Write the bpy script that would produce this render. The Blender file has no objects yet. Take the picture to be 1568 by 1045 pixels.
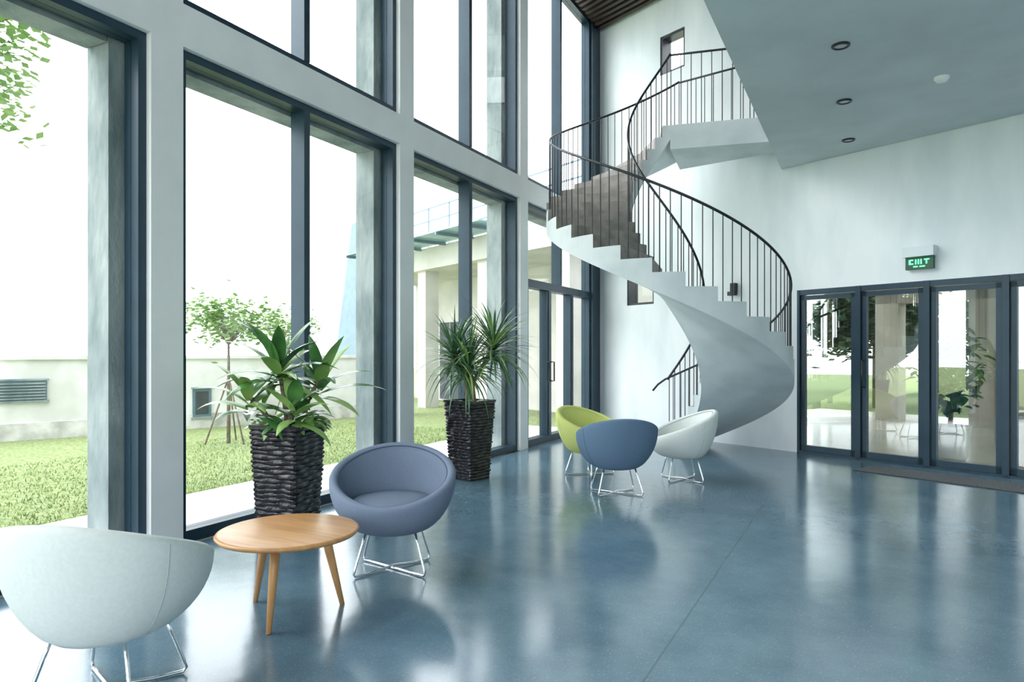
import bpy, bmesh, math, random
from mathutils import Vector, Matrix
random.seed(7)
sc = bpy.context.scene
D2R = math.pi/180

# ------------------------------------------------------------------ materials
def mat(name, col, rough=.5, metal=0.0, var=0.0, scale=4.0, bump=0.0, bscale=None, spec=.5, col2=None, stretch=None, emit=None, rp=(.35, .65)):
    m = bpy.data.materials.new(name); m.use_nodes = True
    nt = m.node_tree; b = nt.nodes["Principled BSDF"]
    b.inputs["Base Color"].default_value = (*col, 1)
    b.inputs["Roughness"].default_value = rough
    b.inputs["Metallic"].default_value = metal
    b.inputs["Specular IOR Level"].default_value = spec
    if emit:
        b.inputs["Emission Color"].default_value = (*emit[0], 1); b.inputs["Emission Strength"].default_value = emit[1]
    tc = nt.nodes.new("ShaderNodeTexCoord"); vec = tc.outputs["Object"]
    if stretch:
        mp = nt.nodes.new("ShaderNodeMapping"); mp.inputs["Scale"].default_value = stretch
        nt.links.new(vec, mp.inputs["Vector"]); vec = mp.outputs["Vector"]
    if var or col2:
        n = nt.nodes.new("ShaderNodeTexNoise"); n.inputs["Scale"].default_value = scale; n.inputs["Detail"].default_value = 6
        nt.links.new(vec, n.inputs["Vector"])
        r = nt.nodes.new("ShaderNodeValToRGB")
        r.color_ramp.elements[0].position = rp[0]; r.color_ramp.elements[1].position = rp[1]
        c2 = col2 if col2 else tuple(min(1, c*(1+var)) for c in col)
        c1 = col if col2 else tuple(c*(1-var) for c in col)
        r.color_ramp.elements[0].color = (*c1, 1); r.color_ramp.elements[1].color = (*c2, 1)
        nt.links.new(n.outputs["Fac"], r.inputs["Fac"]); nt.links.new(r.outputs["Color"], b.inputs["Base Color"])
    if bump:
        n2 = nt.nodes.new("ShaderNodeTexNoise"); n2.inputs["Scale"].default_value = bscale or scale*6; n2.inputs["Detail"].default_value = 4
        nt.links.new(vec, n2.inputs["Vector"])
        bp = nt.nodes.new("ShaderNodeBump"); bp.inputs["Strength"].default_value = bump; bp.inputs["Distance"].default_value = .02
        nt.links.new(n2.outputs["Fac"], bp.inputs["Height"]); nt.links.new(bp.outputs["Normal"], b.inputs["Normal"])
    return m

def glass(name, refl, tint=(1, 1, 1)):
    m = bpy.data.materials.new(name); m.use_nodes = True
    nt = m.node_tree; nt.nodes.clear()
    o = nt.nodes.new("ShaderNodeOutputMaterial"); mx = nt.nodes.new("ShaderNodeMixShader")
    t = nt.nodes.new("ShaderNodeBsdfTransparent"); t.inputs[0].default_value = (*tint, 1)
    g = nt.nodes.new("ShaderNodeBsdfGlossy"); g.inputs["Roughness"].default_value = .0
    lw = nt.nodes.new("ShaderNodeLayerWeight"); lw.inputs["Blend"].default_value = .5
    pw = nt.nodes.new("ShaderNodeMath"); pw.operation = 'POWER'; pw.inputs[1].default_value = 5
    ml = nt.nodes.new("ShaderNodeMath"); ml.operation = 'MULTIPLY'; ml.inputs[1].default_value = .5
    ad = nt.nodes.new("ShaderNodeMath"); ad.operation = 'ADD'; ad.inputs[1].default_value = refl; ad.use_clamp = True
    nt.links.new(lw.outputs["Facing"], pw.inputs[0]); nt.links.new(pw.outputs[0], ml.inputs[0]); nt.links.new(ml.outputs[0], ad.inputs[0])
    nt.links.new(ad.outputs[0], mx.inputs[0])
    nt.links.new(t.outputs[0], mx.inputs[1]); nt.links.new(g.outputs[0], mx.inputs[2]); nt.links.new(mx.outputs[0], o.inputs[0])
    return m

M_white = mat("white_plaster", (.66, .73, .755), .65, col2=(.79, .845, .86), scale=1.8, bump=.08, bscale=25, stretch=(1.3, 1.3, .4), rp=(.28, .6))
M_pier = mat("grey_white_paint", (.80, .82, .82), .5, var=.04, scale=2, bump=.04)
M_slab = mat("slab_plaster", (.56, .63, .65), .7, var=.07, scale=1.4, bump=.08)
M_frame = mat("dark_blue_aluminium", (.016, .044, .068), .38, metal=.2, var=.1)
M_conc = mat("exterior_concrete", (.12, .165, .175), .8, col2=(.30, .345, .345), scale=3.2, bump=.7, bscale=14, stretch=(1, 1, .5), rp=(.3, .62))
M_slat = mat("dark_timber_slats", (.045, .028, .025), .5, var=.3, scale=6)
M_glass = glass("window_glass", .015, (.985, .995, .995))
M_glassd = glass("coated_door_glass", .20, (.76, .80, .79))
M_pave = mat("paving", (.60, .60, .58), .8, var=.08, scale=3)
M_grass = mat("lawn_grass", (.13, .20, .055), .9, col2=(.36, .41, .19), scale=22, bump=.9, bscale=90, rp=(.3, .68))
M_gwall = mat("garden_wall_render", (.62, .61, .60), .85, col2=(.86, .85, .85), scale=1.6, bump=.1)
M_gstain = mat("stained_plinth", (.42, .41, .39), .85, col2=(.75, .73, .71), scale=3.5)
M_black = mat("black_metal", (.010, .016, .024), .4, var=.05)
M_chrome = mat("chrome", (.80, .82, .84), .12, metal=1, var=.02)
M_stair = mat("stair_concrete", (.50, .57, .59), .6, col2=(.62, .68, .695), scale=2.4, rp=(.3, .6), bump=.05)
M_tread = mat("stair_tread", (.27, .25, .23), .55, var=.25, scale=6)
M_pot = mat("black_woven_glaze", (.012, .012, .016), .22, var=.2, scale=20)
M_soil = mat("soil", (.06, .04, .025), .95, var=.4, scale=30)
M_leafA = mat("leaf_broad", (.035, .13, .04), .25, col2=(.10, .27, .065), scale=5, spec=.7)
M_leafA2 = mat("leaf_young", (.18, .36, .08), .3, col2=(.32, .50, .15), scale=5, spec=.7)
M_leafB = mat("leaf_spiky", (.035, .11, .055), .3, col2=(.10, .22, .10), scale=6, spec=.7)
M_tree = mat("tree_leaf", (.22, .38, .13), .6, col2=(.42, .56, .27), scale=3)
M_treed = mat("tree_leaf_dark", (.03, .08, .035), .6, col2=(.08, .15, .06), scale=3)
M_bark = mat("bark", (.24, .19, .15), .85, var=.25, scale=15, bump=.4)
M_bark2 = mat("cane_bark", (.35, .20, .13), .8, var=.25, scale=15, bump=.4)
M_beige = mat("beige_wall", (.50, .46, .40), .7, var=.08, scale=2)
M_tile = mat("beige_floor", (.50, .45, .38), .25, var=.06, scale=3)
M_wing = mat("wing_render", (.60, .58, .55), .8, var=.10, scale=1.5)
M_dark = mat("dark_recess", (.05, .06, .07), .6, var=.2)
M_bluep = mat("blue_grey_panel", (.12, .19, .24), .5, var=.1)
M_awn = mat("awning_glass_panel", (.25, .42, .52), .2, var=.1)
M_green = mat("exit_green", (.02, .10, .05), .4, var=.05)
M_glyph = mat("exit_glyph", (.1, .9, .3), .5, var=.02, emit=((.15, 1, .4), 1.2))
M_plastic = mat("white_plastic", (.82, .84, .84), .4, var=.02)
M_lamp = mat("lamp_diffuser", (.6, .62, .62), .5, var=.02)
M_mat = mat("doormat_fibre", (.10, .11, .12), .95, var=.3, scale=60)
M_wood = mat("oak_wood", (.46, .23, .085), .32, col2=(.60, .33, .13), scale=3, stretch=(1, 9, 1))
M_wpot = mat("white_ceramic", (.75, .74, .70), .4, var=.03)

# polished concrete floor
M_floor = bpy.data.materials.new("polished_blue_concrete"); M_floor.use_nodes = True
nt = M_floor.node_tree; b = nt.nodes["Principled BSDF"]; N = nt.nodes.new; L = nt.links.new
tc = N("ShaderNodeTexCoord")
n1 = N("ShaderNodeTexNoise"); n1.inputs["Scale"].default_value = 1.5; n1.inputs["Detail"].default_value = 10; n1.inputs["Roughness"].default_value = .72
L(tc.outputs["Object"], n1.inputs["Vector"])
r1 = N("ShaderNodeValToRGB"); r1.color_ramp.elements[0].position = .3; r1.color_ramp.elements[1].position = .72
r1.color_ramp.elements[0].color = (.062, .130, .185, 1); r1.color_ramp.elements[1].color = (.135, .228, .295, 1)
L(n1.outputs["Fac"], r1.inputs["Fac"])
n2 = N("ShaderNodeTexNoise"); n2.inputs["Scale"].default_value = 90; n2.inputs["Detail"].default_value = 2
L(tc.outputs["Object"], n2.inputs["Vector"])
r2 = N("ShaderNodeValToRGB"); r2.color_ramp.elements[0].position = .60; r2.color_ramp.elements[1].position = .74
r2.color_ramp.elements[0].color = (0, 0, 0, 1); r2.color_ramp.elements[1].color = (.18, .20, .21, 1)
L(n2.outputs["Fac"], r2.inputs["Fac"])
ad = N("ShaderNodeMix"); ad.data_type = 'RGBA'; ad.blend_type = 'ADD'; ad.inputs[0].default_value = .7
L(r1.outputs["Color"], ad.inputs[6]); L(r2.outputs["Color"], ad.inputs[7])
sx = N("ShaderNodeSeparateXYZ"); L(tc.outputs["Object"], sx.inputs[0])
def joint(sock, pos):
    s = N("ShaderNodeMath"); s.operation = 'SUBTRACT'; s.inputs[1].default_value = pos; L(sock, s.inputs[0])
    a = N("ShaderNodeMath"); a.operation = 'ABSOLUTE'; L(s.outputs[0], a.inputs[0])
    c = N("ShaderNodeMath"); c.operation = 'LESS_THAN'; c.inputs[1].default_value = .005; L(a.outputs[0], c.inputs[0])
    return c.outputs[0]
j = joint(sx.outputs[0], 3.53)
for s_, p_ in ((sx.outputs[0], 7.6),):
    mx = N("ShaderNodeMath"); mx.operation = 'MAXIMUM'; L(j, mx.inputs[0]); L(joint(s_, p_), mx.inputs[1]); j = mx.outputs[0]
mj = N("ShaderNodeMix"); mj.data_type = 'RGBA'; mj.blend_type = 'MIX'; mj.inputs[7].default_value = (.03, .06, .08, 1)
jm = N("ShaderNodeMath"); jm.operation = 'MULTIPLY'; jm.inputs[1].default_value = .5; L(j, jm.inputs[0])
L(jm.outputs[0], mj.inputs[0]); L(ad.outputs[2], mj.inputs[6]); L(mj.outputs[2], b.inputs["Base Color"])
rr = N("ShaderNodeMapRange"); rr.inputs[3].default_value = .08; rr.inputs[4].default_value = .25
L(n1.outputs["Fac"], rr.inputs[0]); L(rr.outputs[0], b.inputs["Roughness"])
b.inputs["IOR"].default_value = 1.9
bp = N("ShaderNodeBump"); bp.inputs["Strength"].default_value = .05; bp.inputs["Distance"].default_value = .02
n3 = N("ShaderNodeTexNoise"); n3.inputs["Scale"].default_value = 5; L(tc.outputs["Object"], n3.inputs["Vector"])
L(n3.outputs["Fac"], bp.inputs["Height"]); L(bp.outputs["Normal"], b.inputs["Normal"])

def fabric(name, c):
    return mat(name, c, .85, var=.03, scale=60, bump=.12, bscale=300, spec=.25)
F_white = fabric("fabric_pale", (.66, .71, .69)); F_blue = fabric("fabric_slate_blue", (.16, .205, .285))
F_blue2 = fabric("fabric_deep_blue", (.11, .18, .27)); F_lime = fabric("fabric_lime", (.60, .66, .22))
S_white = fabric("seam_pale", (.45, .50, .49)); S_dark = fabric("seam_dark", (.07, .10, .15))

# ------------------------------------------------------------------ mesh builder
class MB:
    def __init__(s, name):
        s.name = name; s.bm = bmesh.new(); s.mats = []
    def mi(s, m):
        if m not in s.mats: s.mats.append(m)
        return s.mats.index(m)
    def face(s, vs, m, smooth=False):
        try: f = s.bm.faces.new(vs)
        except ValueError: return
        f.material_index = s.mi(m); f.smooth = smooth
    def V(s, p, M=None):
        p = Vector(p); return s.bm.verts.new(M @ p if M else p)
    def box(s, x0, x1, y0, y1, z0, z1, m, M=None):
        v = [s.V((x, y, z), M) for x in (x0, x1) for y in (y0, y1) for z in (z0, z1)]
        for q in ((0, 1, 3, 2), (4, 6, 7, 5), (0, 4, 5, 1), (2, 3, 7, 6), (0, 2, 6, 4), (1, 5, 7, 3)):
            s.face([v[i] for i in q], m)
    def prism(s, pts, z0, z1, m, M=None, mtop=None):
        a = [s.V((x, y, z0), M) for x, y in pts]; c = [s.V((x, y, z1), M) for x, y in pts]; n = len(pts)
        s.face(a[::-1], m); s.face(c, mtop or m)
        for i in range(n): s.face([a[i], a[(i+1) % n], c[(i+1) % n], c[i]], m)
    def grid(s, rows, m, closed=True, smooth=True):
        vr = [[s.bm.verts.new(Vector(p)) for p in r] for r in rows]
        for i in range(len(vr)-1):
            n = len(vr[i])
            for j in range(n if closed else n-1):
                s.face([vr[i][j], vr[i][(j+1) % n], vr[i+1][(j+1) % n], vr[i+1][j]], m, smooth)
        return vr
    def lathe(s, prof, c, m, n=40, smooth=True):
        c = Vector(c)
        rows = [[c+Vector((max(r, 1e-4)*math.cos(2*math.pi*k/n), max(r, 1e-4)*math.sin(2*math.pi*k/n), z)) for k in range(n)] for r, z in prof]
        s.grid(rows, m, True, smooth)
    def tube(s, pts, r, m, seg=8, cap=True):
        pts = [Vector(p) for p in pts]; n = len(pts)
        rad = r if isinstance(r, (list, tuple)) else [r]*n
        up = None; rows = []
        for i, p in enumerate(pts):
            t = (pts[min(i+1, n-1)]-pts[max(i-1, 0)]).normalized()
            if up is None:
                up = Vector((0, 0, 1)) if abs(t.z) < .9 else Vector((1, 0, 0))
            u = (up-t*up.dot(t)).normalized(); w = t.cross(u); up = u
            rows.append([p+(u*math.cos(2*math.pi*k/seg)+w*math.sin(2*math.pi*k/seg))*rad[i] for k in range(seg)])
        vr = s.grid(rows, m, True, True)
        if cap: s.face(vr[0][::-1], m); s.face(vr[-1], m)
    def done(s, loc=(0, 0, 0), rot=0, fix=True):
        if fix: bmesh.ops.recalc_face_normals(s.bm, faces=s.bm.faces)
        me = bpy.data.meshes.new(s.name); s.bm.to_mesh(me); s.bm.free()
        for m in s.mats: me.materials.append(m)
        o = bpy.data.objects.new(s.name, me); o.location = loc; o.rotation_euler = (0, 0, rot)
        sc.collection.objects.link(o); return o

ca, sa = math.cos(25*D2R), math.sin(25*D2R)
Y0 = 11.98
LM = Matrix.Translation((0, Y0, 0)) @ Matrix.Rotation(-25*D2R, 4, 'Z')   # local frame of back wall (s,d,z)
def wy(x): return Y0-math.tan(25*D2R)*x
XR, YR, ZC = 11.0, -5.0, 7.4
SE = 3.30   # slab edge x

# ------------------------------------------------------------------ shell
o = MB("floor"); o.prism([(-.0, YR), (XR, YR), (XR, wy(XR)), (0, Y0)], -.05, 0, M_floor); o.done()
o = MB("ceiling"); o.prism([(-.12, YR), (XR, YR), (XR, wy(XR)+.2), (-.12, Y0+.25)], ZC, ZC+.2, M_slat)
d = -.1
while d > -9:
    s0 = max(0.05, -sa*d/ca+.05)
    o.box(s0, 11.5 if d > -4 else 8, d-.07, d, ZC-.08, ZC, M_slat, LM); d -= .14
o.done()
o = MB("ceiling_mezzanine"); o.prism([(SE, YR), (XR, YR), (XR, wy(XR)-.01), (SE, wy(SE)-.01)], 4.02, 4.6, M_slab); o.done()

def holed(o, ss, zs, holes, d0, d1, m, M):
    for i in range(len(ss)-1):
        for j in range(len(zs)-1):
            cs, cz = (ss[i]+ss[i+1])/2, (zs[j]+zs[j+1])/2
            if any(h[0] < cs < h[1] and h[2] < cz < h[3] for h in holes): continue
            o.box(ss[i], ss[i+1], d0, d1, zs[j], zs[j+1], m, M)
DS0, DS1, DZ = 3.88, 7.16, 2.27
holes = [(1.42, 1.93, 6.07, 6.72), (.67, 1.28, 2.23, 2.85), (DS0, DS1, 0, DZ)]
o = MB("wall_back")
holed(o, [-.05, .67, 1.28, 1.42, 1.93, DS0, DS1, 12.1], [-.05, 0, 2.23, DZ, 2.85, 6.07, 6.72, ZC], holes, 0, .25, M_white, LM)
o.done()
for i, h in enumerate(holes[:2]):
    o = MB("window_%d" % (8+i)); t = .04
    o.box(h[0], h[0]+t, .02, .24, h[2], h[3], M_black, LM); o.box(h[1]-t, h[1], .02, .24, h[2], h[3], M_black, LM)
    o.box(h[0], h[1], .02, .24, h[2], h[2]+t, M_black, LM); o.box(h[0], h[1], .02, .24, h[3]-t, h[3], M_black, LM)
    o.box(h[0]+t, h[1]-t, .18, .19, h[2]+t, h[3]-t, M_glass, LM); o.done()

# window wall
P = [-5.0, -2.63, .20, 3.03, 5.86, 8.69, 11.52]; PW = .25
o = MB("wall_left")
for p in P[:-1]: o.box(-.22, 0, p, p+PW, 0, ZC, M_pier)
o.box(-.22, -.002, 11.60, Y0+.1, 0, ZC, M_frame)
for i in range(len(P)-1):
    o.box(-.22, 0, P[i]+PW, P[i+1] if i < len(P)-2 else 11.60, 3.61, 3.92, M_pier)
o.done()
def frame(o, y0, y1, z0, z1, t=.06, x0=-.20, x1=-.05, muls=(), bot=.09):
    o.box(x0, x1, y0, y0+t, z0, z1, M_frame); o.box(x0, x1, y1-t, y1, z0, z1, M_frame)
    o.box(x0, x1, y0+t, y1-t, z0, z0+bot, M_frame); o.box(x0, x1, y0+t, y1-t, z1-t, z1, M_frame)
    for m_ in muls: o.box(x0, x1+.01, m_-.035, m_+.035, z0+bot, z1-t, M_frame)
    o.box(-.135, -.125, y0+t, y1-t, z0+bot, z1-t, M_glass)
k = 1
for i in range(len(P)-1):
    a, c = P[i]+PW, P[i+1] if i < len(P)-2 else 11.60
    mid = (a+c)/2-.02
    o = MB("window_%d" % k); k += 1
    if i < len(P)-2: frame(o, a, c, 0, 3.61, muls=(mid,))
    else: frame(o, a, c, 2.43, 3.61, muls=(mid,), bot=.06)
    frame(o, a, c, 3.92, ZC, muls=(mid,), bot=.07); o.done()
o = MB("door_1")
a, c = P[-2]+PW, 11.60
frame(o, a, c, 0, 2.43, muls=(9.79, 10.74), bot=.10)
for y0, y1 in ((a+.07, 9.75), (9.83, 10.70)):
    o.box(-.12, -.05, y0, y0+.05, .1, 2.36, M_frame); o.box(-.12, -.05, y1-.05, y1, .1, 2.36, M_frame)
for yy in (9.70, 9.88):
    o.tube([(-.05, yy, .95), (-.0, yy, .95), (-.0, yy, 1.25), (-.05, yy, 1.25)], .012, M_black)
o.done()
for p in P[1:-1]:
    o = MB("concrete_column"); o.box(-.46, -.222, p-.16, p+.36, -.03, ZC+.2, M_conc)
    o.done()
o = MB("concrete_lintel")
for i in range(1, len(P)-2): o.box(-.455, -.225, P[i]+.37, P[i+1]-.17, 3.52, 3.98, M_conc)
o.box(-.455, -.225, P[-2]+.37, 11.9, 3.52, 3.98, M_conc)
o.done()

# unseen rear frame, left open for sky fill light, solid right side
o = MB("window_rear")
x = 0.0
while x < XR+.1:
    o.box(x-.06, x+.06, YR-.15, YR, 0, ZC, M_frame); x += 2.75
o.box(0, XR, YR-.15, YR, 3.9, 4.6, M_pier); o.box(0, XR, YR-.15, YR, 0, .09, M_frame); o.done()
o = MB("wall_right"); o.box(XR, XR+.2, YR, wy(XR)+.2, 0, ZC, M_white); o.done()

# glazed door set
o = MB("door_2"); t = .055
edges = [DS0, DS0+.84, DS0+1.66, DS0+2.47, DS1]
o.box(DS0, DS1, .0, .12, DZ-.07, DZ, M_frame, LM)
o.box(DS0, DS1, -.01, .10, 0, .03, M_frame, LM)
for e in edges: o.box(max(DS0, e-.035), min(DS1, e+.035), -.01, .12, 0, DZ, M_frame, LM)
for i in range(4):
    a, c = edges[i]+.045, edges[i+1]-.045
    o.box(a, a+t, .02, .08, .03, DZ-.08, M_frame, LM); o.box(c-t, c, .02, .08, .03, DZ-.08, M_frame, LM)
    o.box(a, c, .02, .08, .03, .11, M_frame, LM); o.box(a, c, .02, .08, DZ-.14, DZ-.08, M_frame, LM)
    o.box(a+t, c-t, .045, .052, .11, DZ-.14, M_glassd, LM)
hs = edges[1]+.07
o.tube([LM @ Vector(q) for q in ((hs, .02, .95), (hs, -.04, .95), (hs, -.04, 1.3), (hs, .02, 1.3))], .012, M_black)
o.done()

# back room behind the doors
o = MB("floor_back_room"); o.box(.2, 10, .25, 7.5, -.055, -.0, M_tile, LM); o.done()
o = MB("ceiling_back_room"); o.box(2.4, 10, .25, 6, 2.9, 3.0, M_pier, LM); o.done()
o = MB("wall_back_room")
for s_ in (2.4, 4.1, 5.4, 6.9, 8.4): o.box(s_, s_+.45, 5.6, 5.95, 0, 2.9, M_beige, LM)
o.box(2.4, 10, 5.6, 5.95, 2.4, 2.9, M_beige, LM)
o.box(4.55, 5.4, 5.7, 5.8, 0, 2.4, M_dark, LM)
for q in range(14): o.box(5.25+q*.16, 5.35+q*.16, 3.2+.03*(q % 2), 3.28+.03*(q % 2), 0, 2.9, M_beige, LM)
o.done()

# ------------------------------------------------------------------ small fixtures
for (x, y) in ((4.18, 6.45), (4.17, 7.9), (4.18, 9.36), (7.2, 6.45), (7.2, 3.5), (4.18, 3.5)):
    o = MB("recessed_light")
    o.lathe([(.048, 4.019), (.074, 4.019), (.074, 4.008), (.068, 4.003), (.052, 4.003), (.048, 4.015)], (x, y, 0), M_black, 28)
    o.lathe([(.050, 4.012), (.0, 4.012)], (x, y, 0), M_lamp, 28); o.done()
o = MB("smoke_detector"); o.lathe([(.065, 4.02), (.065, 4.0), (.05, 3.985), (.045, 3.975), (0, 3.972)], (5.01, 7.64, 0), M_plastic, 28); o.done()
M_signbox = mat("sign_housing", (.66, .74, .76), .35, var=.02)
o = MB("exit_sign")
o.box(5.31, 5.66, -.12, 0, 2.56, 2.68, M_signbox, LM); o.box(5.33, 5.64, -.07, -.02, 2.41, 2.56, M_green, LM)
for i, (a, c, z0, z1) in enumerate(((5.37, 5.39, 2.47, 2.53), (5.39, 5.42, 2.515, 2.53), (5.39, 5.42, 2.47, 2.485), (5.44, 5.455, 2.47, 2.53), (5.47, 5.485, 2.47, 2.53), (5.50, 5.515, 2.47, 2.53), (5.54, 5.60, 2.515, 2.53), (5.56, 5.575, 2.47, 2.52), (5.42, 5.47, 2.435, 2.45), (5.49, 5.55, 2.435, 2.45))):
    o.box(a, c, -.074, -.07, z0, z1, M_glyph, LM)
o.done()
o = MB("wall_lamp"); o.box(2.84, 2.92, -.08, -.0, 2.30, 2.45, M_black, LM); o.box(2.82, 2.94, -.12, -.04, 2.26, 2.32, M_black, LM); o.done()
o = MB("doormat"); o.box(5.1, 8.0, -.86, -.36, 0, .015, M_mat, LM); o.box(5.08, 8.02, -.88, -.34, 0, .008, M_black, LM); o.done()

# ------------------------------------------------------------------ spiral staircase
CX, CY, RO, RI = 1.982, 9.09, 1.60, .46
NS = 28; TH0 = 102*D2R; DT = 13.04*D2R; RS = 4.6/NS; THK = .20
def pol(r, th, z): return (CX+r*math.cos(th), CY+r*math.sin(th), z)
def zl(th): return RS*(TH0-th)/DT
o = MB("spiral_staircase"); SUB = 4
for i in range(NS):
    zt = (i+1)*RS; ths = [TH0-DT*(i+j/SUB) for j in range(SUB+1)]
    for rr_ in (RO, RI):
        for j in range(SUB):
            a, c = ths[j], ths[j+1]
            o.face([o.V(pol(rr_, a, max(0, zl(a)-THK))), o.V(pol(rr_, c, max(0, zl(c)-THK))), o.V(pol(rr_, c, zt)), o.V(pol(rr_, a, zt))], M_stair)
    for j in range(SUB):
        a, c = ths[j], ths[j+1]
        o.face([o.V(pol(RI, a, zt)), o.V(pol(RO, a, zt)), o.V(pol(RO, c, zt)), o.V(pol(RI, c, zt))], M_tread)
    a = ths[0]; o.face([o.V(pol(RI, a, zt-RS)), o.V(pol(RO, a, zt-RS)), o.V(pol(RO, a, zt)), o.V(pol(RI, a, zt))], M_tread)
rows = []
for j in range(NS*SUB+1):
    th = TH0-DT*j/SUB; z = max(0.001, zl(th)-THK)
    rows.append([pol(RI+(RO-RI)*q/4, th, z) for q in range(5)])
o.grid(rows, M_stair, closed=False, smooth=True)
THE = TH0-NS*DT
fi = pol(RI, THE, 0); fo = pol(RO, THE, 0)
fr0, fr1 = (fi[0], fi[1]), (SE-.01, 9.83)
bk0, bk1 = (fo[0], fo[1]), (SE-.01, wy(SE)-.06)
o.prism([fr0, fr1, bk1, bk0], 4.26, 4.6, M_stair, mtop=M_tread)
def rail(r, th_a, th_b, H, per):
    n = 160
    pts = [pol(r, th_a+(th_b-th_a)*q/n, zl(th_a+(th_b-th_a)*q/n)+RS*.6+H) for q in range(n+1)]
    if r > 1:
        p0 = pts[0]; pts = [pol(r, th_a+10*D2R, p0[2]-.22), pol(r, th_a+7*D2R, p0[2]-.12), pol(r, th_a+3*D2R, p0[2]-.04)]+pts
    o.tube(pts, .016, M_black, 8)
    nb = int(round((th_a-th_b)/(DT/per)))
    for q in range(nb):
        th = th_a-(q+.35)*DT/per
        st = int((TH0-th)/DT); st = max(0, min(NS-1, st))
        o.tube([pol(r, th, (st+1)*RS-.001), pol(r, th, zl(th)+RS*.6+H)], .0065, M_black, 5, cap=False)
rail(RO-.04, TH0, THE, .92, 3); rail(RI+.04, TH0, THE, .92, 1.5)
def srail(p, q, n, z=4.6, H=1.0):
    o.tube([(p[0], p[1], z+H), (q[0], q[1], z+H)], .016, M_black, 8)
    for i in range(n+1):
        x = p[0]+(q[0]-p[0])*i/n; y = p[1]+(q[1]-p[1])*i/n
        o.tube([(x, y, z), (x, y, z+H)], .0065, M_black, 5, cap=False)
srail((fr0[0], fr0[1]+.04), (SE-.02, 9.87), 10); srail((bk0[0], bk0[1]-.05), (SE-.02, wy(SE)-.12), 11)
o.done(fix=True)
o = MB("mezzanine_railing"); srail((SE+.05, 9.87), (SE+.05, YR+.2), 60); o.done()

# ------------------------------------------------------------------ furniture
def chair(loc, face, fab, seam):
    o = MB("tub_chair"); n = 56
    def hh(ph): c = (1-math.cos(ph))/2; return .450+.30*c**.95
    def Rr(ph): c = (1-math.cos(ph))/2; return .360+.035*math.sin(ph)**2+.02*c
    zb = .265
    rows = []
    rows.append([(.001*math.cos(2*math.pi*k/n), .001*math.sin(2*math.pi*k/n), zb-.014) for k in range(n)])
    def ring(fr):
        return [fr(2*math.pi*k/n) for k in range(n)]
    rows.append(ring(lambda p: (.16*math.cos(p), .16*math.sin(p), zb-.012)))
    for i in range(0, 10):
        v = i/9
        def f(p, v=v):
            r = .21+(Rr(p)-.21)*(1-(1-v)**1.9); z = zb+(hh(p)-zb)*v**1.3
            return (r*math.cos(p), r*math.sin(p), z)
        rows.append(ring(f))
    for dr, dz in ((.006, .014), (.022, .024), (.040, .022), (.054, .010)):
        rows.append(ring(lambda p, dr=dr, dz=dz: ((Rr(p)-dr)*math.cos(p), (Rr(p)-dr)*math.sin(p), hh(p)+dz)))
    for i in range(8, -1, -1):
        w = i/9
        def f(p, w=w):
            r = .255+(Rr(p)-.060-.255)*(1-(1-w)**1.7); z = .36+(hh(p)-.36)*w**1.1
            return (r*math.cos(p), r*math.sin(p), z)
        rows.append(ring(f))
    rows.append(ring(lambda p: (.001*math.cos(p), .001*math.sin(p), .36)))
    o.grid(rows, fab)
    o.tube([((Rr(p)-.058)*math.cos(p), (Rr(p)-.058)*math.sin(p), hh(p)+.004) for p in [2*math.pi*k/n for k in range(n+1)]], .004, seam, 5, cap=False)
    o.lathe([(.001, .372), (.24, .372), (.262, .39), (.270, .412), (.262, .445), (.240, .464), (.15, .476), (.001, .480)], (.02, 0, 0), fab, 48)
    o.tube([(.02+.267*math.cos(2*math.pi*k/48), .267*math.sin(2*math.pi*k/48), .430) for k in range(49)], .005, seam, 5, cap=False)
    for a, zc in ((50*D2R, .010), (-50*D2R, .026)):
        c, s = math.cos(a), math.sin(a)
        pts = []
        for r, z in ((.19, .27), (.215, .20), (.262, .06), (.272, .025), (.26, .010), (.15, .010), (.0, zc), (-.15, .010), (-.26, .010), (-.272, .025), (-.262, .06), (-.215, .20), (-.19, .27)):
            pts.append((r*c*1.05, r*s*1.05, z))
        o.tube(pts, .008, M_chrome, 8)
    for p in (115*D2R, -115*D2R):
        pts = []
        for i in range(1, 10):
            v = i/9; r = .2105+(Rr(p)-.21)*(1-(1-v)**1.9); z = zb+(hh(p)-zb)*v**1.3; pts.append((r*math.cos(p), r*math.sin(p), z))
        o.tube(pts, .0018, seam, 5)
    return o.done(loc, face*D2R)
chair((1.60, 1.74, 0), 112, F_white, S_white)
chair((1.66, 3.56, 0), -60, F_blue, S_dark)
chair((2.17, 6.50, 0), 122, F_blue2, S_dark)
chair((1.56, 7.36, 0), -15, F_lime, F_lime)
chair((2.58, 7.50, 0), 205, F_white, S_white)

o = MB("coffee_table")
o.lathe([(0, .450), (.355, .450), (.368, .445), (.372, .437), (.362, .424), (.33, .420), (0, .420)], (0, 0, 0), M_wood, 64)
for a in (174, -64, 52):
    c, s = math.cos(a*D2R), math.sin(a*D2R)
    o.tube([(.19*c, .19*s, .422), (.215*c, .215*s, .30), (.285*c, .285*s, 0)], [.026, .024, .013], M_wood, 14)
    o.tube([(0, 0, .408), (.2*c, .2*s, .408)], .012, M_wood, 8)
o.done((1.613, 2.708, 0))

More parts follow.
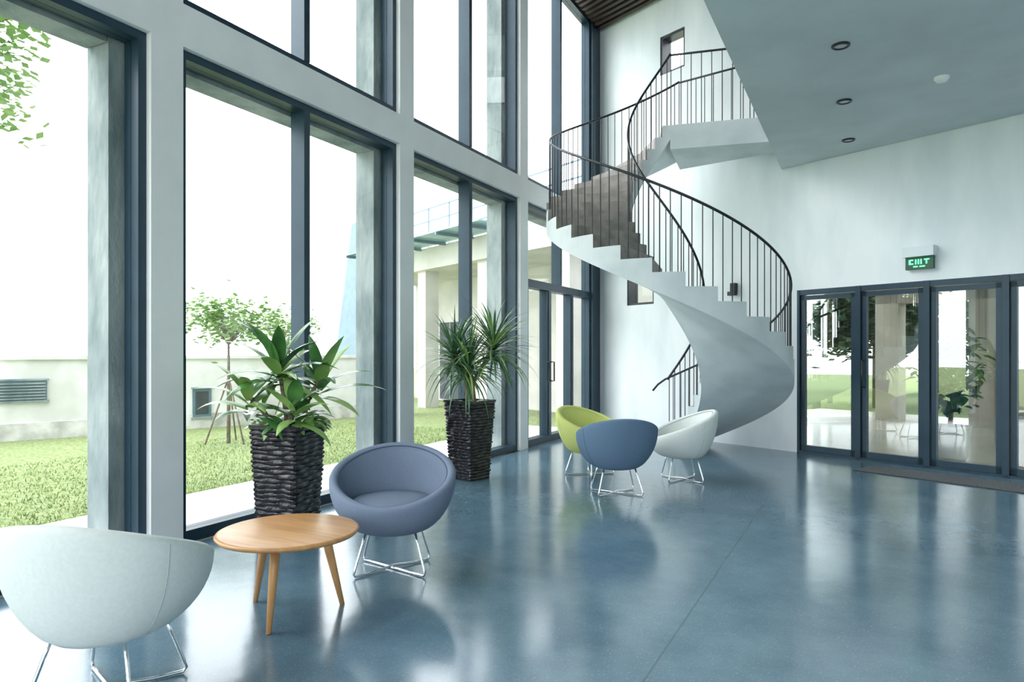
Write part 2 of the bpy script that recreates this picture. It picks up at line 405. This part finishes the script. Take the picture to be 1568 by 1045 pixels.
# ------------------------------------------------------------------ plants
def blade(o, base, az, L_, W, e0, droop, m, seg=8, shape='lance', xmin=None, fold=.25, rot=0):
    p = Vector(base); e = e0; side = Vector((-math.sin(az), math.cos(az), 0))
    if xmin is not None:
        wx = rotz(p, rot).x; dx = L_*.85*math.cos(az+rot)
        if wx+dx < xmin: L_ *= max(.3, (wx-xmin)/abs(dx))
    ds = L_/seg; Lr, C, Rr = [], [], []
    for i in range(seg+1):
        t = i/seg
        if shape == 'lance': w = W*(math.sin(math.pi*min(1, .06+.94*t)**.8))**.9 if t < 1 else 0
        elif shape == 'heart': w = W*math.sin(math.pi*min(1, .12+.88*t))**.6 if t < 1 else 0
        else: w = W*(1-t**2.5)*min(1, .5+t*2)
        w = max(w, .0006)
        d_ = Vector((math.cos(az)*math.cos(e), math.sin(az)*math.cos(e), math.sin(e)))
        nrm = d_.cross(side) * -1
        C.append(o.bm.verts.new(p)); Lr.append(o.bm.verts.new(p+side*w/2+nrm*w*fold)); Rr.append(o.bm.verts.new(p-side*w/2+nrm*w*fold))
        p = p+d_*ds; e -= droop/seg
    for i in range(seg):
        o.face([Lr[i], C[i], C[i+1], Lr[i+1]], m, True); o.face([C[i], Rr[i], Rr[i+1], C[i+1]], m, True)

def pot(o, wt=.385, wb=.315, h=.86, n=16, nr=25):
    rows = []; sub = 5
    rnd = [[random.uniform(-.003, .003) for _ in range(4)] for _ in range(nr+1)]
    ph = [[random.uniform(0, 6.28) for _ in range(4)] for _ in range(nr+1)]
    for r in range(nr*sub+1):
        t = r/(nr*sub); z0 = h*t; w = (wb+(wt-wb)*t)/2; row = min(nr-1, r//sub); fr = (r % sub)/sub
        ring = []
        for sd in range(4):
            a = sd*math.pi/2
            for q in range(n):
                u = (q/n)*2-1
                rad = .009*math.sin(math.pi*fr)**.7*(1+.35*math.sin(u*9+ph[row][sd])) + rnd[row][sd]*math.sin(math.pi*fr) if 0 < r < nr*sub else 0
                cr = 1.0-.10*max(0, abs(u)-.85)/.15*.25
                x = (w+rad)*cr; y = u*(w+rad)*cr
                z = z0+.004*math.sin(u*4+ph[row][sd])*(1 if 2 < r < nr*sub-3 else 0)
                ring.append((x*math.cos(a)-y*math.sin(a), x*math.sin(a)+y*math.cos(a), z))
        rows.append(ring)
    o.grid(rows, M_pot, True, False)
    w = wt/2+.008
    for a, b_, c, d_ in ((-w, w, -w, -w+.03), (-w, w, w-.03, w), (-w, -w+.03, -w+.03, w-.03), (w-.03, w, -w+.03, w-.03)):
        o.box(a, b_, c, d_, h-.01, h+.012, M_pot)
    o.box(-wt/2+.02, wt/2-.02, -wt/2+.02, wt/2-.02, h-.06, h-.03, M_soil)
    o.box(-wb/2, wb/2, -wb/2, wb/2, .0, .01, M_pot)

def rotz(v, a): return Vector((v[0]*math.cos(a)-v[1]*math.sin(a), v[0]*math.sin(a)+v[1]*math.cos(a), v[2]))
# broad leaf plant
R1 = 11.5*D2R
o = MB("potted_dracaena"); pot(o)
XM = -.50
heads = [((0, 0, .82), (-.02, -.03, 1.08), (-.05, -.05, 1.30), 1.0, 19), ((.06, .06, .82), (.12, .08, 1.05), (.19, .12, 1.20), .95, 15), ((-.06, -.05, .82), (-.13, -.14, .98), (-.18, -.22, 1.08), .85, 13), ((.05, -.05, .82), (.10, -.12, .95), (.16, -.16, 1.02), .75, 11)]
for b0, b1, b2, scl, nl in heads:
    o.tube([b0, b1, b2], [.022, .018, .014], M_bark, 8)
    for i in range(nl):
        t = i/nl; az = i*2.4+random.uniform(-.3, .3)
        bz = Vector(b2)+Vector((0, 0, -.14+.16*t))
        blade(o, bz, az, random.uniform(.42, .60)*scl*(1-.12*t), random.uniform(.085, .115), (.15+1.15*t)+random.uniform(-.1, .15), random.uniform(1.0, 1.7)*(1-.4*t), M_leafA if random.random() < .6 else M_leafA2, 10, 'lance', XM, rot=R1, fold=.18)
for i in range(60):
    az = random.uniform(0, 6.28); r = random.uniform(.03, .18)
    blade(o, (r*math.cos(az), r*math.sin(az), .84+random.uniform(0, .06)), az+random.uniform(-.5, .5), random.uniform(.12, .24), random.uniform(.06, .10), random.uniform(.2, 1.2), random.uniform(1.2, 2.4), random.choice([M_leafA, M_leafA2, M_leafA2]), 6, 'heart', XM, rot=R1)
o.done((.53, 3.77, 0), R1)
# spiky plant
R2 = -12*D2R
o = MB("potted_yucca"); pot(o, wt=.40, wb=.31)
hs_ = [((-.03, 0, .82), (-.05, -.02, 1.10), (-.12, -.12, 1.36)), ((0, 0, 1.0), (.09, .07, 1.2), (.22, .15, 1.46)), ((.05, .02, .82), (.08, -.04, 1.05), (.06, -.08, 1.25))]
for b0, b1, b2 in hs_:
    o.tube([b0, b1, b2], [.026, .022, .018], M_bark2, 8)
    nl = 110
    for i in range(nl):
        t = i/nl; az = i*2.4+random.uniform(-.3, .3)
        blade(o, Vector(b2)+Vector((0, 0, -.10+.14*t)), az, random.uniform(.48, .66), random.uniform(.024, .034), (-.35+1.7*t)+random.uniform(-.15, .15), random.uniform(.7, 1.7)*(1-.4*t), M_leafB if random.random() < .75 else M_leafA2, 8, 'spike', -.38, rot=R2)
for i in range(26):
    az = random.uniform(0, 6.28); r = random.uniform(.03, .15)
    blade(o, (r*math.cos(az), r*math.sin(az), .83), az, random.uniform(.06, .14), .05, .8, 1.2, M_leafA2, 5, 'heart')
o.done((.45, 6.54, 0), R2)
# plant in the back room
o = MB("potted_ficus")
c = LM @ Vector((5.45, .95, 0))
o.lathe([(.0, .0), (.17, 0), (.20, .05), (.24, .42), (.25, .45), (.22, .45), (.21, .40), (0, .40)], (0, 0, 0), M_wpot, 32)
o.tube([(0, 0, .38), (.03, 0, .8), (0, .03, 1.3)], [.03, .025, .015], M_bark, 8)
for i in range(480):
    th, ph = random.uniform(0, 6.28), random.uniform(-1.2, 1.5); r = random.uniform(.1, .42)
    p = (r*math.cos(th)*math.cos(ph), r*math.sin(th)*math.cos(ph), 1.2+r*1.5*math.sin(ph))
    blade(o, p, random.uniform(0, 6.28), random.uniform(.14, .22), .085, random.uniform(-.6, .8), 1.2, random.choice([M_leafA, M_leafA, M_leafB, M_leafA2]), 5, 'lance')
o.done(c)

# ------------------------------------------------------------------ exterior
o = MB("lawn"); o.box(-45, 45, -40, 50, -.2, -.06, M_grass); o.done()
o = MB("pathway"); o.box(-1.7, -.0, -14, 12, -.06, -.03, M_pave); o.done()
g0, g1 = Vector((-11.5, -2.4, 0)), Vector((-5.3, 13.3, 0))
gl = (g1-g0).length; ga = math.atan2((g1-g0).y, (g1-g0).x)
GM = Matrix.Translation(g0) @ Matrix.Rotation(ga, 4, 'Z')
M_tuft = mat("grass_blade", (.17, .26, .07), .9, col2=(.34, .42, .17), scale=3)
o = MB("grass_tufts")
for i in range(22000):
    x = -1.75-random.random()**1.5*3.6; y = random.uniform(-1, 11); h = random.uniform(.015, .04); a = random.uniform(0, 3.14); w = .006
    lx, ly = random.uniform(-.02, .02), random.uniform(-.02, .02)
    o.face([o.bm.verts.new((x-w*math.cos(a), y-w*math.sin(a), -.06)), o.bm.verts.new((x+w*math.cos(a), y+w*math.sin(a), -.06)), o.bm.verts.new((x+lx, y+ly, -.06+h))], M_tuft)
o.done(fix=False)
o = MB("garden_wall"); o.box(0, gl, 0, .25, -.06, 1.32, M_gwall, GM); o.box(0, gl, -.02, 0, -.06, .22, M_gstain, GM)
o.box(0, gl, -.04, .28, 1.28, 1.34, M_gwall, GM)
for a, w_, z0, z1, lou in ((9.31, .8, .60, .93, True), (12.2, .34, .16, .70, False)):
    o.box(a-w_/2, a+w_/2, -.03, 0.02, z0, z1, M_bluep, GM)
    o.box(a-w_/2-.03, a+w_/2+.03, -.05, -.03, z1, z1+.03, M_conc, GM); o.box(a-w_/2-.03, a+w_/2+.03, -.05, 0, z0-.04, z0, M_conc, GM)
    if lou:
        z = z0+.02
        while z < z1-.02: o.box(a-w_/2+.02, a+w_/2-.02, -.06, -.03, z, z+.025, M_conc, GM); z += .05
    else: o.box(a-w_/2+.05, a+w_/2-.05, -.035, -.03, z0+.05, z1-.05, M_dark, GM)
o.done()
# adjoining wing
o = MB("exterior_building")
o.box(-10.4, -.3, 2.0, 2.3, -.06, 3.6, M_wing, LM); o.box(-10.4, -.3, 0.0, 4.0, 3.55, 4.1, M_wing, LM)
for s_ in (-9.9, -7.0, -4.2, -1.4): o.box(s_, s_+.4, .15, .55, -.06, 3.55, M_wing, LM)
for s_ in (-8.8, -6.0, -3.0): o.box(s_, s_+1.3, 1.94, 2.0, 0, 2.3, M_dark, LM)
for s_ in (-8.2, -5.4, -2.4): o.box(s_, s_+.05, 1.90, 1.94, 0, 2.3, M_conc, LM)
o.box(-9, -2.5, -1.0, 0, 4.12, 4.15, M_awn, LM)
s_ = -9.0
while s_ < -2.4: o.box(s_, s_+.05, -1.02, 0, 4.05, 4.12, M_bluep, LM); s_ += 1.2
s_ = -10.4
while s_ < -.3: o.box(s_, s_+.03, .1, .13, 4.1, 5.15, M_bluep, LM); s_ += 1.0
for z in (4.5, 4.8, 5.13): o.box(-10.4, -.3, .1, .13, z, z+.03, M_bluep, LM)
PM = LM @ Matrix(((1, 0, 0, 0), (0, 0, 1, 0), (0, 1, 0, 0), (0, 0, 0, 1)))
o.prism([(-12.1, 1.3), (-10.85, 5.4), (-10.35, 5.4), (-10.35, 1.3)], .0, .5, M_bluep, PM)
o.done()

def tree(loc, H, crown, n, cr, sz, lean=(0, 0), stakes=False, m=M_tree, flat=.7):
    o = MB("garden_tree")
    top = Vector((lean[0], lean[1], H))
    o.tube([(0, 0, -.06), (lean[0]*.3, lean[1]*.3, H*.5), top], [.05*H/3, .04*H/3, .02*H/3], M_bark, 8)
    ctr = Vector(crown)
    ends = []
    for i in range(22):
        a = random.uniform(0, 6.28); e = random.uniform(-.6, 1.0); r = cr*random.uniform(.5, 1)
        q = ctr+Vector((math.cos(a)*math.cos(e)*r, math.sin(a)*math.cos(e)*r, math.sin(e)*r*flat)); ends.append(q)
        o.tube([top*.8, (top+q)/2+Vector((0, 0, .1)), q], [.018*H/3, .012*H/3, .004*H/3], M_bark, 5)
    for i in range(n):
        q = random.choice(ends); p = q.lerp(ctr, random.uniform(0, .6)**1.5)+Vector([random.gauss(0, cr*.14) for _ in range(3)])
        a = random.uniform(0, 6.28); d1 = Vector((math.cos(a), math.sin(a), random.uniform(-.6, .3)))*sz*random.uniform(.7, 1.3)
        sd = Vector((-math.sin(a), math.cos(a), random.uniform(-.6, .6)))*sz*.32
        o.face([o.bm.verts.new(p), o.bm.verts.new(p+d1*.5+sd), o.bm.verts.new(p+d1), o.bm.verts.new(p+d1*.5-sd)], m)
    if stakes:
        for a in (0, 2.1, 4.2): o.tube([(.35*math.cos(a), .35*math.sin(a), -.06), (0, 0, 1.0)], .015, M_bark, 5)
    return o.done(loc)
tree((-4.73, 7.65, 0), 1.9, (0, 0, 1.90), 1700, .92, .11, stakes=True, flat=.55)
tree((-5.15, 3.2, 0), 4.2, (.1, .1, 4.75), 6500, 1.8, .13)
tree((-5.6, 9.8, 0), 1.7, (0, 0, 1.85), 900, .7, .10, stakes=True, flat=.5)
tree((-14.5, -6.0, 0), 4.5, (0, 0, 5.0), 6000, 2.6, .26)
for s_, d_, H_ in ((.6, 9.5, 2.6), (3.8, 11, 2.8), (8.0, 10, 2.6), (-2.0, 16, 3.0), (2.2, 17, 3.0)):
    tree(LM @ Vector((s_, d_, 0)), H_, (0, 0, H_-.4), 5000, 2.0, .28, m=M_treed)

# ------------------------------------------------------------------ light, world, camera
w = bpy.data.worlds.new("overcast_sky"); sc.world = w; w.use_nodes = True
bg = w.node_tree.nodes["Background"]; bg.inputs[0].default_value = (.92, .965, 1.0, 1); bg.inputs[1].default_value = 3.2
sun = bpy.data.lights.new("soft_sun", 'SUN'); sun.energy = 1.4; sun.angle = 40*D2R; sun.color = (1, .96, .90)
so = bpy.data.objects.new("soft_sun", sun); so.rotation_euler = (50*D2R, 0, -60*D2R); sc.collection.objects.link(so)

cam = bpy.data.cameras.new("camera"); co = bpy.data.objects.new("camera", cam); sc.collection.objects.link(co)
co.location = (4.37, 0, 1.4); co.rotation_euler = (90*D2R, 0, 27.4*D2R); cam.lens = 24; cam.sensor_width = 36; cam.shift_y = .0112
cam.clip_start = .05
sc.camera = co
sc.view_settings.view_transform = 'Standard'
sc.view_settings.exposure = 0.65
